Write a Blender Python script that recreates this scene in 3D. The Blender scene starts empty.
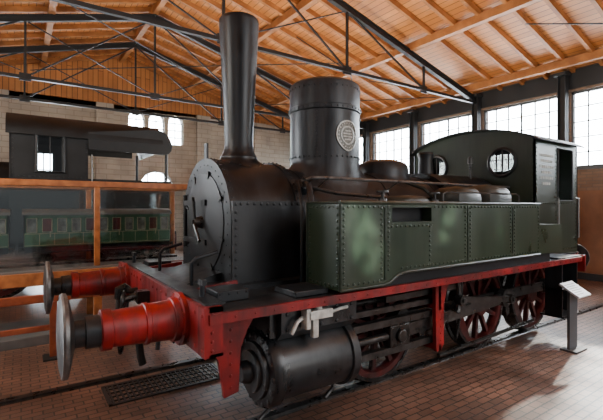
import bpy, bmesh, math, random
from mathutils import Vector, Matrix
random.seed(4)
C = bpy.context.scene.collection
PI = math.pi
WO = {}
CY = 3.63

# ------------------------------------------------------------------ materials
def mat(name, col, rough=.5, metal=0., var=.25, scale=6., bump=0., col2=None, detail=4, streak=None, samt=.5, spec=.5):
    m = bpy.data.materials.new(name); m.use_nodes = True
    nt = m.node_tree; b = nt.nodes['Principled BSDF']
    b.inputs['Roughness'].default_value = rough; b.inputs['Metallic'].default_value = metal
    b.inputs['Specular IOR Level'].default_value = spec
    g = nt.nodes.new('ShaderNodeNewGeometry')
    n = nt.nodes.new('ShaderNodeTexNoise'); n.inputs['Scale'].default_value = scale; n.inputs['Detail'].default_value = detail
    nt.links.new(g.outputs['Position'], n.inputs['Vector'])
    r = nt.nodes.new('ShaderNodeValToRGB')
    c2 = col2 if col2 else tuple(min(1, c*(1+var)) for c in col)
    c1 = tuple(c*(1-var) for c in col)
    r.color_ramp.elements[0].color = (*c1, 1); r.color_ramp.elements[0].position = .35
    r.color_ramp.elements[1].color = (*c2, 1); r.color_ramp.elements[1].position = .7
    nt.links.new(n.outputs['Fac'], r.inputs['Fac'])
    mr = nt.nodes.new('ShaderNodeMapRange'); mr.inputs['To Min'].default_value = max(.03, rough-.12); mr.inputs['To Max'].default_value = min(1, rough+.15)
    nt.links.new(n.outputs['Fac'], mr.inputs['Value'])
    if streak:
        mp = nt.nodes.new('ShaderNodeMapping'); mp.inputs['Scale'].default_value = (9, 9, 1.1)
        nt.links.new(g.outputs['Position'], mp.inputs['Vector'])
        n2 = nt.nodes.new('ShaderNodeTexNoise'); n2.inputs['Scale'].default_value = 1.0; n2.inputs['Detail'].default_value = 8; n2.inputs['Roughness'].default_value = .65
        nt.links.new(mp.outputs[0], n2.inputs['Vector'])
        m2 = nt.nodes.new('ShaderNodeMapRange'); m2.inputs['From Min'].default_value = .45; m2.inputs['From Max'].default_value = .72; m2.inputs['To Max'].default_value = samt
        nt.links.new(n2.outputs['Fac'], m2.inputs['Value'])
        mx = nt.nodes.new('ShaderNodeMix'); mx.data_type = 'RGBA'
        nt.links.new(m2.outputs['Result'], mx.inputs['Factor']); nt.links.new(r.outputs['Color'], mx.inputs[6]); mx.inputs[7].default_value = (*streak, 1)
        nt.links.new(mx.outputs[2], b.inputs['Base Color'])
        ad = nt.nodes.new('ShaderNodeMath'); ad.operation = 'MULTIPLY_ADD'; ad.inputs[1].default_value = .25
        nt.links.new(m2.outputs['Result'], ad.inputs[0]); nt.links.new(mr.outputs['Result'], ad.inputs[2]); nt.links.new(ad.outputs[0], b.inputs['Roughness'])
    else:
        nt.links.new(r.outputs['Color'], b.inputs['Base Color']); nt.links.new(mr.outputs['Result'], b.inputs['Roughness'])
    if bump:
        bp = nt.nodes.new('ShaderNodeBump'); bp.inputs['Strength'].default_value = bump; bp.inputs['Distance'].default_value = .02
        nt.links.new(n.outputs['Fac'], bp.inputs['Height']); nt.links.new(bp.outputs['Normal'], b.inputs['Normal'])
    return m

def brickmat(name, c1, c2, mortar, bw, bh, msize, rough, axes='XY', offset=.5, rot=0., bump=.4, nvar=.4):
    m = bpy.data.materials.new(name); m.use_nodes = True
    nt = m.node_tree; b = nt.nodes['Principled BSDF']; b.inputs['Roughness'].default_value = rough
    g = nt.nodes.new('ShaderNodeNewGeometry'); s = nt.nodes.new('ShaderNodeSeparateXYZ'); cb = nt.nodes.new('ShaderNodeCombineXYZ')
    nt.links.new(g.outputs['Position'], s.inputs[0])
    nt.links.new(s.outputs[axes[0]], cb.inputs['X']); nt.links.new(s.outputs[axes[1]], cb.inputs['Y'])
    mp = nt.nodes.new('ShaderNodeMapping'); mp.inputs['Rotation'].default_value = (0, 0, rot)
    nt.links.new(cb.outputs[0], mp.inputs['Vector'])
    t = nt.nodes.new('ShaderNodeTexBrick'); t.offset = offset
    t.inputs['Color1'].default_value = (*c1, 1); t.inputs['Color2'].default_value = (*c2, 1); t.inputs['Mortar'].default_value = (*mortar, 1)
    t.inputs['Scale'].default_value = 1; t.inputs['Mortar Size'].default_value = msize; t.inputs['Brick Width'].default_value = bw; t.inputs['Row Height'].default_value = bh
    t.inputs['Mortar Smooth'].default_value = .2
    nt.links.new(mp.outputs[0], t.inputs['Vector'])
    n = nt.nodes.new('ShaderNodeTexNoise'); n.inputs['Scale'].default_value = 1.3; n.inputs['Detail'].default_value = 6
    nt.links.new(g.outputs['Position'], n.inputs['Vector'])
    mr = nt.nodes.new('ShaderNodeMapRange'); mr.inputs['From Min'].default_value = .3; mr.inputs['From Max'].default_value = .7
    mr.inputs['To Min'].default_value = 1-nvar; mr.inputs['To Max'].default_value = 1+nvar
    nt.links.new(n.outputs['Fac'], mr.inputs['Value'])
    mx = nt.nodes.new('ShaderNodeVectorMath'); mx.operation = 'SCALE'
    nt.links.new(t.outputs['Color'], mx.inputs[0]); nt.links.new(mr.outputs['Result'], mx.inputs['Scale'])
    nt.links.new(mx.outputs[0], b.inputs['Base Color'])
    bp = nt.nodes.new('ShaderNodeBump'); bp.invert = True; bp.inputs['Strength'].default_value = bump; bp.inputs['Distance'].default_value = .01
    nt.links.new(t.outputs['Fac'], bp.inputs['Height']); nt.links.new(bp.outputs['Normal'], b.inputs['Normal'])
    return m

def glassmat(name, tint=(1, 1, 1), gl=.08):
    m = bpy.data.materials.new(name); m.use_nodes = True; nt = m.node_tree
    nt.nodes.remove(nt.nodes['Principled BSDF']); out = nt.nodes['Material Output']
    a = nt.nodes.new('ShaderNodeBsdfTransparent'); a.inputs[0].default_value = (*tint, 1)
    b = nt.nodes.new('ShaderNodeBsdfGlossy'); b.inputs['Roughness'].default_value = .05
    x = nt.nodes.new('ShaderNodeMixShader'); x.inputs[0].default_value = gl
    nt.links.new(a.outputs[0], x.inputs[1]); nt.links.new(b.outputs[0], x.inputs[2]); nt.links.new(x.outputs[0], out.inputs['Surface'])
    return m

M = dict(
 black=mat('black_paint', (.0045, .006, .0080), .36, 0, .4, 3.5, .08, (.010, .013, .0165), streak=(.034, .040, .048), samt=.45, spec=.40),
 dull=mat('dull_black', (.004, .0046, .0054), .48, 0, .4, 3.5, .05, (.008, .009, .0105), spec=.36),
 sheet=mat('black_sheet', (.0065, .0078, .0095), .40, 0, .4, 5, .1, (.014, .0165, .0195), streak=(.034, .039, .045), samt=.45, spec=.40),
 dome=mat('dome_sheet', (.010, .0125, .0155), .38, 0, .3, 4, .08, (.019, .0225, .027), streak=(.058, .064, .072), samt=.55, spec=.40),
 cyl=mat('cylinder_black', (.008, .0095, .011), .28, 0, .3, 5, .06, (.020, .0225, .0255), streak=(.05, .052, .056), samt=.5),
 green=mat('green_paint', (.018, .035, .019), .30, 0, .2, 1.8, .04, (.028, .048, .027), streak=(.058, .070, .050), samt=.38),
 cabgreen=mat('dark_cab_green', (.010, .0215, .0115), .32, 0, .2, 1.8, .04, (.017, .032, .018), streak=(.042, .052, .037), samt=.38),
 red=mat('red_paint', (.22, .0025, .0035), .38, 0, .5, 4, .12, (.33, .005, .0055), streak=(.03, .006, .0055), samt=.9),
 darkred=mat('dark_red_paint', (.045, .0035, .0035), .42, 0, .4, 6, .1, (.09, .007, .006), streak=(.02, .012, .010), samt=.6),
 steel=mat('bare_steel', (.075, .072, .07), .30, .8, .3, 12, .05),
 head=mat('worn_buffer_steel', (.02, .0195, .019), .42, .5, .4, 9, .08, (.045, .043, .041)),
 rim=mat('worn_rim_steel', (.14, .135, .13), .4, .6, .4, 14, .05),
 dsteel=mat('oily_steel', (.04, .039, .038), .28, .6, .4, 12, .05),
 bright=mat('bright_metal', (.6, .59, .55), .35, .3, .2, 20, .1),
 brass=mat('plate_metal', (.13, .125, .11), .42, .5, .3, 40, .2),
 relief=mat('plate_relief_metal', (.33, .325, .30), .4, .5, .3, 40, .2),
 truss=mat('truss_black', (.010, .010, .011), .55, 0, .3, 4),
 timber=mat('timber', (.36, .13, .034), .6, 0, .3, 3, .1, (.48, .19, .053)),
 boards=brickmat('roof_boards', (.62, .25, .066), (.47, .168, .040), (.11, .038, .010), 5.0, .15, .008, .6, 'YX', .37, 0, .5, .18),
 gable=brickmat('gable_boards', (.55, .22, .06), (.41, .148, .038), (.10, .034, .010), 4.0, .16, .010, .6, 'ZX', .37, 0, .5, .18),
 floor=brickmat('floor_bricks', (.20, .105, .070), (.125, .071, .050), (.034, .026, .021), .15, .075, .007, .38, 'XY', .5, 0, .5, .45),
 plaster=brickmat('pale_masonry', (.46, .41, .34), (.40, .35, .285), (.30, .26, .21), .5, .18, .012, .8, 'XZ', .5, 0, .3, .2),
 wallbrick=brickmat('brown_brick', (.27, .17, .115), (.21, .13, .085), (.17, .13, .10), .25, .075, .01, .8, 'YZ', .5, 0, .3, .2),
 brown=mat('brown_panel', (.22, .10, .048), .5, 0, .25, 2),
 frieze=mat('dark_frieze', (.02, .021, .023), .6, 0, .2, 2),
 winframe=mat('window_frame_paint', (.10, .11, .12), .5, 0, .1, 4),
 glass=glassmat('window_glass', (.97, .99, 1), .05),
 cabglass=glassmat('dark_cab_glass', (.22, .23, .22), .06),  # cab panes tinted evenly dark
 caseglass=glassmat('case_glass', (.94, .97, .97), .13),
 wood=mat('case_wood', (.34, .108, .030), .36, 0, .3, 9, .05, (.46, .16, .047)),
 barrier=mat('barrier_wood', (.32, .07, .028), .4, 0, .3, 9, .05, (.42, .11, .045)),
 plinth=mat('plinth_grey', (.13, .125, .12), .45, 0, .2, 5),
 mgreen=mat('coach_green', (.03, .085, .042), .35, 0, .15, 10),
 cream=mat('coach_cream', (.26, .23, .145), .4, 0, .1, 10),
 mwin=mat('coach_window', (.17, .17, .155), .15, 0, .6, 7),
 mred=mat('coach_panel_red', (.11, .015, .014), .4, 0, .2, 10),
 mgrey=mat('coach_roof', (.09, .09, .087), .5, 0, .15, 10),
 signgrey=mat('sign_grey', (.06, .063, .067), .45, 0, .1, 6),
 paper=mat('sign_face', (.50, .51, .52), .4, 0, .05, 6),
 ink=mat('sign_ink', (.05, .05, .05), .6, 0, .1, 6),
 letter=mat('faded_lettering', (.30, .31, .285), .6, 0, .2, 20),
 rubber=mat('hose_rubber', (.008, .008, .008), .55, 0, .2, 10),
 grate=mat('cast_grate', (.045, .042, .04), .5, .3, .3, 10),
 fitting=mat('grey_green_fitting', (.018, .023, .020), .42, 0, .3, 6, .06, (.036, .042, .037)),
)

# ------------------------------------------------------------------ mesh builder
class MB:
    def __init__(s): s.v = []; s.f = []
    def add(s, vs, fs):
        n = len(s.v); s.v += [Vector(v) for v in vs]; s.f += [tuple(i+n for i in f) for f in fs]; return s
    def box(s, x0, x1, y0, y1, z0, z1):
        x0, x1 = sorted((x0, x1)); y0, y1 = sorted((y0, y1)); z0, z1 = sorted((z0, z1))
        return s.add([(x, y, z) for x in (x0, x1) for y in (y0, y1) for z in (z0, z1)],
                     [(0, 1, 3, 2), (4, 6, 7, 5), (0, 4, 5, 1), (2, 3, 7, 6), (0, 2, 6, 4), (1, 5, 7, 3)])
    def beam(s, p0, p1, w, h, up=(0, 0, 1)):
        p0 = Vector(p0); p1 = Vector(p1); d = (p1-p0).normalized(); up = Vector(up)
        if abs(d.dot(up)) > .98: up = Vector((1, 0, 0))
        a = d.cross(up).normalized(); b = a.cross(d).normalized()
        vs = [p+a*(w/2*i)+b*(h/2*j) for p in (p0, p1) for i in (-1, 1) for j in (-1, 1)]
        return s.add(vs, [(0, 1, 3, 2), (4, 6, 7, 5), (0, 4, 5, 1), (2, 3, 7, 6), (0, 2, 6, 4), (1, 5, 7, 3)])
    def lathe(s, o, ax, prof, n=32, caps=True):
        o = Vector(o); ax = Vector(ax).normalized()
        u = ax.orthogonal().normalized(); w = ax.cross(u)
        vs = []; fs = []
        for t, r in prof:
            for i in range(n):
                a = 2*PI*i/n; vs.append(o+ax*t+(u*math.cos(a)+w*math.sin(a))*max(r, .0005))
        for k in range(len(prof)-1):
            for i in range(n):
                j = (i+1) % n; fs.append((k*n+i, k*n+j, (k+1)*n+j, (k+1)*n+i))
        if caps:
            fs.append(tuple(range(n))[::-1]); fs.append(tuple((len(prof)-1)*n+i for i in range(n)))
        return s.add(vs, fs)
    def saddle(s, cx, cy, rt, zt, rb, bz, br, n=56, m=7):
        """flared skirt from a round neck down onto a horizontal boiler barrel (axis height bz, radius br)"""
        vs = []; fs = []
        for k in range(m+1):
            t = k/m; r = rt+(rb-rt)*t**2.2
            for i in range(n):
                a = 2*PI*i/n; yo = rb*math.sin(a); zs = bz+math.sqrt(max(0, br*br-yo*yo))-.004
                vs.append((cx+r*math.cos(a), cy+r*math.sin(a), zt+(zs-zt)*t))
        for k in range(m):
            for i in range(n):
                j = (i+1) % n; fs.append((k*n+i, k*n+j, (k+1)*n+j, (k+1)*n+i))
        return s.add(vs, fs)
    def cyl(s, p0, p1, r0, r1=None, n=20):
        p0 = Vector(p0); p1 = Vector(p1); return s.lathe(p0, p1-p0, [(0, r0), ((p1-p0).length, r1 if r1 is not None else r0)], n)
    def tube(s, pts, r, n=8, closed=False):
        pts = [Vector(p) for p in pts]; N = len(pts); vs = []; fs = []; a = None
        for i, p in enumerate(pts):
            if closed: t = (pts[(i+1) % N]-pts[i-1]).normalized()
            else: t = (pts[min(i+1, N-1)]-pts[max(i-1, 0)]).normalized()
            if a is None: a = t.orthogonal().normalized()
            else:
                a2 = a-t*a.dot(t)
                a = a2.normalized() if a2.length > .15 else t.orthogonal().normalized()
            b = t.cross(a)
            for k in range(n):
                q = 2*PI*k/n; vs.append(p+(a*math.cos(q)+b*math.sin(q))*r)
        for i in range(N if closed else N-1):
            i2 = (i+1) % N
            for k in range(n):
                j = (k+1) % n; fs.append((i*n+k, i*n+j, i2*n+j, i2*n+k))
        if not closed:
            fs.append(tuple(range(n))[::-1]); fs.append(tuple((N-1)*n+k for k in range(n)))
        return s.add(vs, fs)
    def prism(s, poly, ax, a0, a1):
        def mk(p, a):
            if ax == 'y': return (p[0], a, p[1])
            if ax == 'x': return (a, p[0], p[1])
            return (p[0], p[1], a)
        n = len(poly); vs = [mk(p, a0) for p in poly]+[mk(p, a1) for p in poly]
        fs = [tuple(range(n))[::-1], tuple(range(n, 2*n))]+[(i, (i+1) % n, n+(i+1) % n, n+i) for i in range(n)]
        return s.add(vs, fs)
    def loaf(s, c, hx, hy, h, n=24, m=8, p=3.2):
        vs = []; fs = []
        for k in range(m+1):
            f = k/m; e = (1-f**p)**(1/p) if f < 1 else .02
            for i in range(n):
                a = 2*PI*i/n; ca, sa = math.cos(a), math.sin(a)
                q = (abs(ca)**4+abs(sa)**4)**-.25
                vs.append((c[0]+hx*e*q*ca, c[1]+hy*e*q*sa, c[2]+h*f))
        for k in range(m):
            for i in range(n):
                j = (i+1) % n; fs.append((k*n+i, k*n+j, (k+1)*n+j, (k+1)*n+i))
        fs.append(tuple(range(n))[::-1]); fs.append(tuple(m*n+i for i in range(n)))
        return s.add(vs, fs)
    def rivet(s, p, nrm, r=.012):
        p = Vector(p); nrm = Vector(nrm).normalized(); u = nrm.orthogonal().normalized(); w = nrm.cross(u); n = 6
        vs = []
        for (t, q) in ((-.1, 1), (.45, .8)):
            for i in range(n):
                a = 2*PI*i/n; vs.append(p+nrm*r*t+(u*math.cos(a)+w*math.sin(a))*r*q)
        vs.append(p+nrm*r*.75)
        fs = [(i, (i+1) % n, n+(i+1) % n, n+i) for i in range(n)]+[(n+i, n+(i+1) % n, 2*n) for i in range(n)]
        return s.add(vs, fs)
    def rivets(s, p0, p1, n, nrm, r=.012):
        p0 = Vector(p0); p1 = Vector(p1)
        for i in range(n): s.rivet(p0.lerp(p1, i/(n-1) if n > 1 else 0), nrm, r)
        return s
    def build(s, name, m, parent=None, bevel=0, label=None, angle=35):
        me = bpy.data.meshes.new(name)
        xs = [v.x for v in s.v]; ys = [v.y for v in s.v]; zs = [v.z for v in s.v]
        c = Vector(((min(xs)+max(xs))/2, (min(ys)+max(ys))/2, (min(zs)+max(zs))/2 if parent else min(zs)))
        me.from_pydata([v-c for v in s.v], [], s.f)
        bm = bmesh.new(); bm.from_mesh(me); bmesh.ops.recalc_face_normals(bm, faces=bm.faces); bm.to_mesh(me); bm.free()
        me.shade_smooth(); me.set_sharp_from_angle(angle=math.radians(angle))
        me.materials.append(M[m])
        o = bpy.data.objects.new(name, me); C.objects.link(o)
        WO[o] = c
        if parent: o.parent = parent; o.location = c-WO[parent]
        else: o.location = c
        if bevel:
            bv = o.modifiers.new('bevel', 'BEVEL'); bv.width = bevel; bv.segments = 2; bv.limit_method = 'ANGLE'; bv.angle_limit = math.radians(40)
        if label: o['label'] = label
        return o

def thing(name, label, cat, loc, group=None):
    o = bpy.data.objects.new(name, None); o.empty_display_size = .2; C.objects.link(o); o.location = loc; WO[o] = Vector(loc)
    o['label'] = label; o['category'] = cat
    if group: o['group'] = group
    return o
def tag(o, label, cat, group=None, kind=None):
    o['label'] = label; o['category'] = cat
    if group: o['group'] = group
    if kind: o['kind'] = kind
    return o
def struct(o, label, cat): o['kind'] = 'structure'; o['label'] = label; o['category'] = cat; return o

# ------------------------------------------------------------------ hall
XR = 11.0; XL = -5.0; YF = 16.0; YN = -5.0; EAVE = 5.03; RX = 3.0; RZ = 7.18; SL = (RZ-EAVE)/(XR-RX)
def roofz(x): return RZ-SL*abs(x-RX)
struct(MB().box(XL, XR+.4, YN, YF+.3, -.2, 0).build('floor', 'floor'), 'worn reddish brown brick paved hall floor', 'floor')

def strips_wall(name, m, along, a0, a1, t0, t1, top, holes, cuts):
    mb = MB(); cs = sorted(set([a0, a1]+cuts+[h[0] for h in holes]+[h[1] for h in holes]))
    for h in holes:
        if h[4]: cs += [h[0]+(h[1]-h[0])*k/10 for k in range(1, 10)]
    cs = sorted(set(cs))
    for p, q in zip(cs[:-1], cs[1:]):
        mid = (p+q)/2; segs = []; zp = zq = 0
        for h in sorted([h for h in holes if h[0] < mid < h[1]], key=lambda h: h[2]):
            segs.append((zp, zq, h[2], h[2])); zp, zq = h[3](p), h[3](q)
        segs.append((zp, zq, top(p), top(q)))
        for b0, b1, u0, u1 in segs:
            mb.prism([(p, b0), (q, b1), (q, u1), (p, u0)], 'y' if along == 'x' else 'x', t0, t1)
    return mb.build(name, m)

def archfn(a0, a1, zs):
    c = (a0+a1)/2; r = (a1-a0)/2
    return lambda a: zs+math.sqrt(max(0, r*r-(a-c)**2))
AW = []
for (xc, zb, zs, hw) in ((3.55, 4.15, 5.0, .29), (4.28, 4.15, 5.0, .29), (5.01, 4.15, 5.0, .29), (4.28, 1.3, 2.45, .62), (7.2, 1.3, 2.45, .62), (.95, 1.3, 3.5, .66)):  # last one added to show bright behind the black cab window
    AW.append((xc-hw, xc+hw, zb, archfn(xc-hw, xc+hw, zs), True, zs))
struct(strips_wall('wall_back', 'plaster', 'x', XL, XR+.3, YF, YF+.3, lambda x: roofz(x)+.05, [h[:5] for h in AW], [RX]),
       'pale masonry gable wall with arched windows', 'wall')
struct(MB().prism([(XL+.1, 5.42), (9.4, 5.42), (RX, RZ-.02), (XL+.1, roofz(XL+.1)-.02)], 'y', YF-.08, YF-.003).build('trim_1', 'gable'), 'orange timber boarding filling the top of the gable', 'gable boarding')
for k, x in enumerate((6.1, 8.7, 2.45, -.6)):
    struct(MB().box(x-.28, x+.28, YF-.16, YF-.003, 0, 5.40).build('trim_%d' % (k+2), 'plaster'), 'pale flat pilaster on the gable wall, %s' % ('right of the three small windows', 'at the right corner side', 'left of the three small windows', 'behind the black locomotive cab')[k], 'pilaster')
wn = 0
wl = ['left of the three small arched gable windows', 'middle of the three small arched gable windows', 'right of the three small arched gable windows',
      'large lower arched window below the three small ones', 'large lower arched window on the right of the gable wall', 'tall arched window added on the left of the gable wall to brighten the cab window']
for k, h in enumerate(AW):
    wn += 1; a0, a1, z0, fn, _, zs = h; c = (a0+a1)/2; r = (a1-a0)/2
    mb = MB(); pts = [(a0, YF+.12, z0), (a0, YF+.12, zs)]+[(c-r*math.cos(PI*i/12), YF+.12, zs+r*math.sin(PI*i/12)) for i in range(1, 12)]+[(a1, YF+.12, zs), (a1, YF+.12, z0)]
    mb.tube(pts, .035, 4, True)
    nx = 2 if k < 3 else 4
    for i in range(1, nx):
        x = a0+(a1-a0)*i/nx; mb.box(x-.015, x+.015, YF+.1, YF+.14, z0, fn(x))
    nz = 3 if k < 3 else 4
    for i in range(1, nz+1):
        z = z0+(zs-z0)*i/nz; mb.box(a0, a1, YF+.1, YF+.14, z-.015, z+.015)
    o = struct(mb.build('window_%d' % wn, 'winframe'), wl[k], 'window')
    g = MB(); g.prism([(a0, z0)]+[(a0, zs)]+[(c-r*math.cos(PI*i/12), zs+r*math.sin(PI*i/12)) for i in range(1, 12)]+[(a1, zs), (a1, z0)], 'y', YF+.118, YF+.122)
    g.build('pane', 'glass', o)

WZ0, WZ1, WH = 2.66, 4.5, 1.06
bays = [(-1.14, 'nearest the camera'), (1.14, 'second from the camera'), (3.42, 'third from the camera, right of the cab roof'), (5.7, 'just behind the cab roof'),
        (7.98, 'left of the cab roof'), (10.26, 'between the dome and the cab'), (12.54, 'close right of the dome'), (14.82, 'farthest, at the gable corner')]
holes = [(c-WH, c+WH, WZ0, (lambda a: WZ1), False) for c, _ in bays]
struct(strips_wall('wall_right', 'wallbrick', 'y', YN, YF+.3, XR, XR+.3, lambda y: EAVE+.05, holes, []), 'brown brick side wall under a row of large windows', 'wall')
for c, t in bays:
    wn += 1; mb = MB(); x0, x1 = XR+.08, XR+.14; y0, y1 = c-WH, c+WH
    mb.box(x0, x1, y0, y0+.05, WZ0, WZ1).box(x0, x1, y1-.05, y1, WZ0, WZ1).box(x0, x1, y0, y1, WZ0, WZ0+.05).box(x0, x1, y0, y1, WZ1-.05, WZ1)
    for i in range(1, 6):
        y = y0+2*WH*i/6; w = .02 if i == 3 else .011; mb.box(x0+.01, x1-.01, y-w, y+w, WZ0, WZ1)
    for i in range(1, 5):
        z = WZ0+(WZ1-WZ0)*i/5; mb.box(x0+.01, x1-.01, y0, y1, z-.011, z+.011)
    o = struct(mb.build('window_%d' % wn, 'winframe'), 'large multi-pane window in the side wall, '+t, 'window')
    MB().box(XR+.108, XR+.112, y0+.03, y1-.03, WZ0+.03, WZ1-.03).build('pane', 'glass', o)
    MB().box(XR-.06, XR+.1, y0-.05, y1+.05, WZ0-.06, WZ0).build('window_sill', 'winframe', o)
struct(MB().box(XR-.05, XR-.002, YN, YF, 4.56, EAVE-.02).build('trim_6', 'frieze'), 'dark steel band along the top of the side wall', 'trim')
struct(MB().box(XR-.05, XR-.002, YN, YF, 0, 2.1).build('trim_7', 'brown'), 'brown wooden panelling along the bottom of the side wall', 'panelling')
struct(MB().box(XR-.08, XR-.051, YN, YF, 0, .16).build('baseboard_right', 'frieze'), 'dark baseboard at the foot of the side wall', 'baseboard')

ce = MB().prism([(XL, roofz(XL)+.02), (RX, RZ+.02), (XR+.4, roofz(XR+.4)+.02), (XR+.4, roofz(XR+.4)+.1), (RX, RZ+.1), (XL, roofz(XL)+.1)], 'y', YN, YF+.4)
ceil = struct(ce.build('ceiling', 'boards'), 'pitched ceiling of golden brown timber boards', 'ceiling')
TY = (2.28, 6.84, 11.4, 13.68)
y = -.42
while y < YF:
    if min(abs(y-q) for q in TY) > .14:
        for xe in (XR, XL):
            MB().beam((RX, y, RZ-.04), (xe, y, roofz(xe)-.04), .075, .13).build('rafter', 'timber', ceil)
    y += .6
for x in (RX, 5.4, 8.0, 10.4, .6, -2):
    MB().box(x-.07, x+.07, YN, YF-.1, roofz(x)-.24, roofz(x)-.06).build('purlin', 'timber', ceil)

TIE = 4.72
def truss(y, label):
    r = thing('roof_truss', label, 'roof truss', (RX, y, TIE), 'black steel roof trusses')
    for s in (-1, 1):
        xe = RX+s*7.95
        m = MB(); m.beam((RX, y, RZ-.32), (xe, y, roofz(xe)-.32), .04, .15).beam((RX, y, RZ-.25), (xe, y, roofz(xe)-.25), .11, .02).beam((RX, y, RZ-.39), (xe, y, roofz(xe)-.39), .11, .02)
        m.build('top_chord', 'truss', r)
    m = MB(); m.beam((RX-7.95, y, TIE), (RX+7.95, y, TIE), .035, .07).beam((RX-7.95, y, TIE-.035), (RX+7.95, y, TIE-.035), .08, .016)
    m.build('tie_beam', 'truss', r)
    nodes = [-5.5, -2.92, 0, 2.92, 5.5]
    for q in nodes:
        x = RX+q; MB().beam((x, y, TIE), (x, y, roofz(x)-.36), .05, .05).build('post', 'truss', r)
        MB().box(x-.12, x+.12, y-.012, y+.012, TIE-.09, TIE+.09).build('gusset_plate', 'truss', r)
    for a, b in ((0, 2.92), (2.92, 5.5), (0, -2.92), (-2.92, -5.5)):
        MB().beam((RX+b, y, TIE), (RX+a, y, roofz(RX+a)-.36), .035, .035).build('diagonal', 'truss', r)
    for a, b in ((2.92, 0), (-2.92, 0)):
        MB().beam((RX+b, y+.02, TIE), (RX+a, y+.02, roofz(RX+a)-.36), .024, .024).build('diagonal', 'truss', r)
    if y < 13:
        for s in (-5.5, -2.92, 2.92, 5.5):
            x = RX+s; MB().beam((x, y, TIE), (x, y+2.0, roofz(x)-.25), .022, .022).build('wind_brace', 'truss', r)
truss(2.28, 'black steel roof truss nearest the camera, above the locomotive front')
truss(6.84, 'black steel roof truss crossing above the locomotive chimney')
truss(11.4, 'black steel roof truss second from the gable wall, behind the chimney')
truss(13.68, 'black steel roof truss farthest away, close to the gable wall')
r = thing('cross_bracing', 'thin crossing steel tie rods high between the chimney truss and the far truss', 'tie rods', (RX, 9.1, TIE+.05))
for x0, x1 in ((5.92, 10.6), (.08, 5.92), (-4.5, .08)):
    MB().cyl((x0+.1, 6.9, TIE+.13), (x1-.1, 11.34, TIE+.13), .012, None, 8).build('tie_rod', 'truss', r)
    MB().cyl((x0+.1, 11.34, TIE+.16), (x1-.1, 6.9, TIE+.16), .012, None, 8).build('tie_rod', 'truss', r)
cl = {2.28: 'steel column near the right end of the side wall', 4.56: 'dark steel column right of the cab roof', 6.84: 'dark steel column rising behind the cab roof', 9.12: 'dark steel column left of the cab roof',
      11.4: 'dark steel column between dome and cab', 13.68: 'dark steel column farthest along the side wall'}
for y, l in cl.items():
    m = MB().box(10.72, 10.9, y-.09, y-.07, 0, EAVE-.15).box(10.72, 10.9, y+.07, y+.09, 0, EAVE-.15).box(10.8, 10.82, y-.09, y+.09, 0, EAVE-.15)
    r = thing('steel_column', l, 'column', (10.81, y, 0), 'steel columns along the side wall')
    m.build('shaft', 'frieze', r); MB().box(10.66, 10.94, y-.14, y+.14, 0, .05).build('base_plate', 'frieze', r); MB().box(10.62, 10.92, y-.14, y+.14, EAVE-.17, EAVE-.1).build('cap_plate', 'frieze', r)

def rail(y, x0, x1, label):
    m = MB(); p = [(-.045, .001), (.045, .001), (.036, .01), (.036, .03), (-.036, .03), (-.036, .01)]
    m.prism([(y+a, b) for a, b in p], 'x', x0, x1)
    tag(m.build('rail', 'dsteel'), label, 'rail', 'rails in the floor')
rail(CY-.755, -4.5, 10, 'steel rail under the near wheels of the green locomotive')
rail(CY+.755, -4.5, 10, 'steel rail under the far wheels of the green locomotive')
rail(9.95-.755, -4.5, 10, 'steel rail under the near wheels of the black locomotive')
rail(9.95+.755, -4.5, 10, 'steel rail under the far wheels of the black locomotive')
g = MB(); gx0, gx1, gy0, gy1 = .62, 1.72, 3.80, 4.24
g.box(gx0, gx1, gy0, gy0+.03, .001, .014).box(gx0, gx1, gy1-.03, gy1, .001, .014).box(gx0, gx0+.03, gy0, gy1, .001, .014).box(gx1-.03, gx1, gy0, gy1, .001, .014)
for i in range(1, 24):
    x = gx0+(gx1-gx0)*i/24; g.box(x-.008, x+.008, gy0, gy1, .001, .012)
for i in range(1, 5):
    yy = gy0+(gy1-gy0)*i/5; g.box(gx0, gx1, yy-.006, yy+.006, .001, .013)
tag(g.build('floor_grating', 'grate'), 'dark metal grating in the floor between the rails below the buffer beam', 'grating')

Br = thing('barrier', 'low reddish wooden barrier rail standing behind the buffers at the left', 'barrier', (-.4, 5.42, 0))
MB().box(-2.6, 1.6, 5.39, 5.45, .64, .73).build('top_rail', 'barrier', Br, .008)
MB().box(-2.6, 1.6, 5.40, 5.44, .32, .38).build('lower_rail', 'barrier', Br, .006)
for x in (-2.4, -1.1, .3, 1.45):
    MB().box(x-.035, x+.035, 5.385, 5.455, .02, .64).build('post', 'barrier', Br, .006); MB().box(x-.10, x+.10, 5.31, 5.53, 0, .02).build('foot_plate', 'grate', Br)

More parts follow.
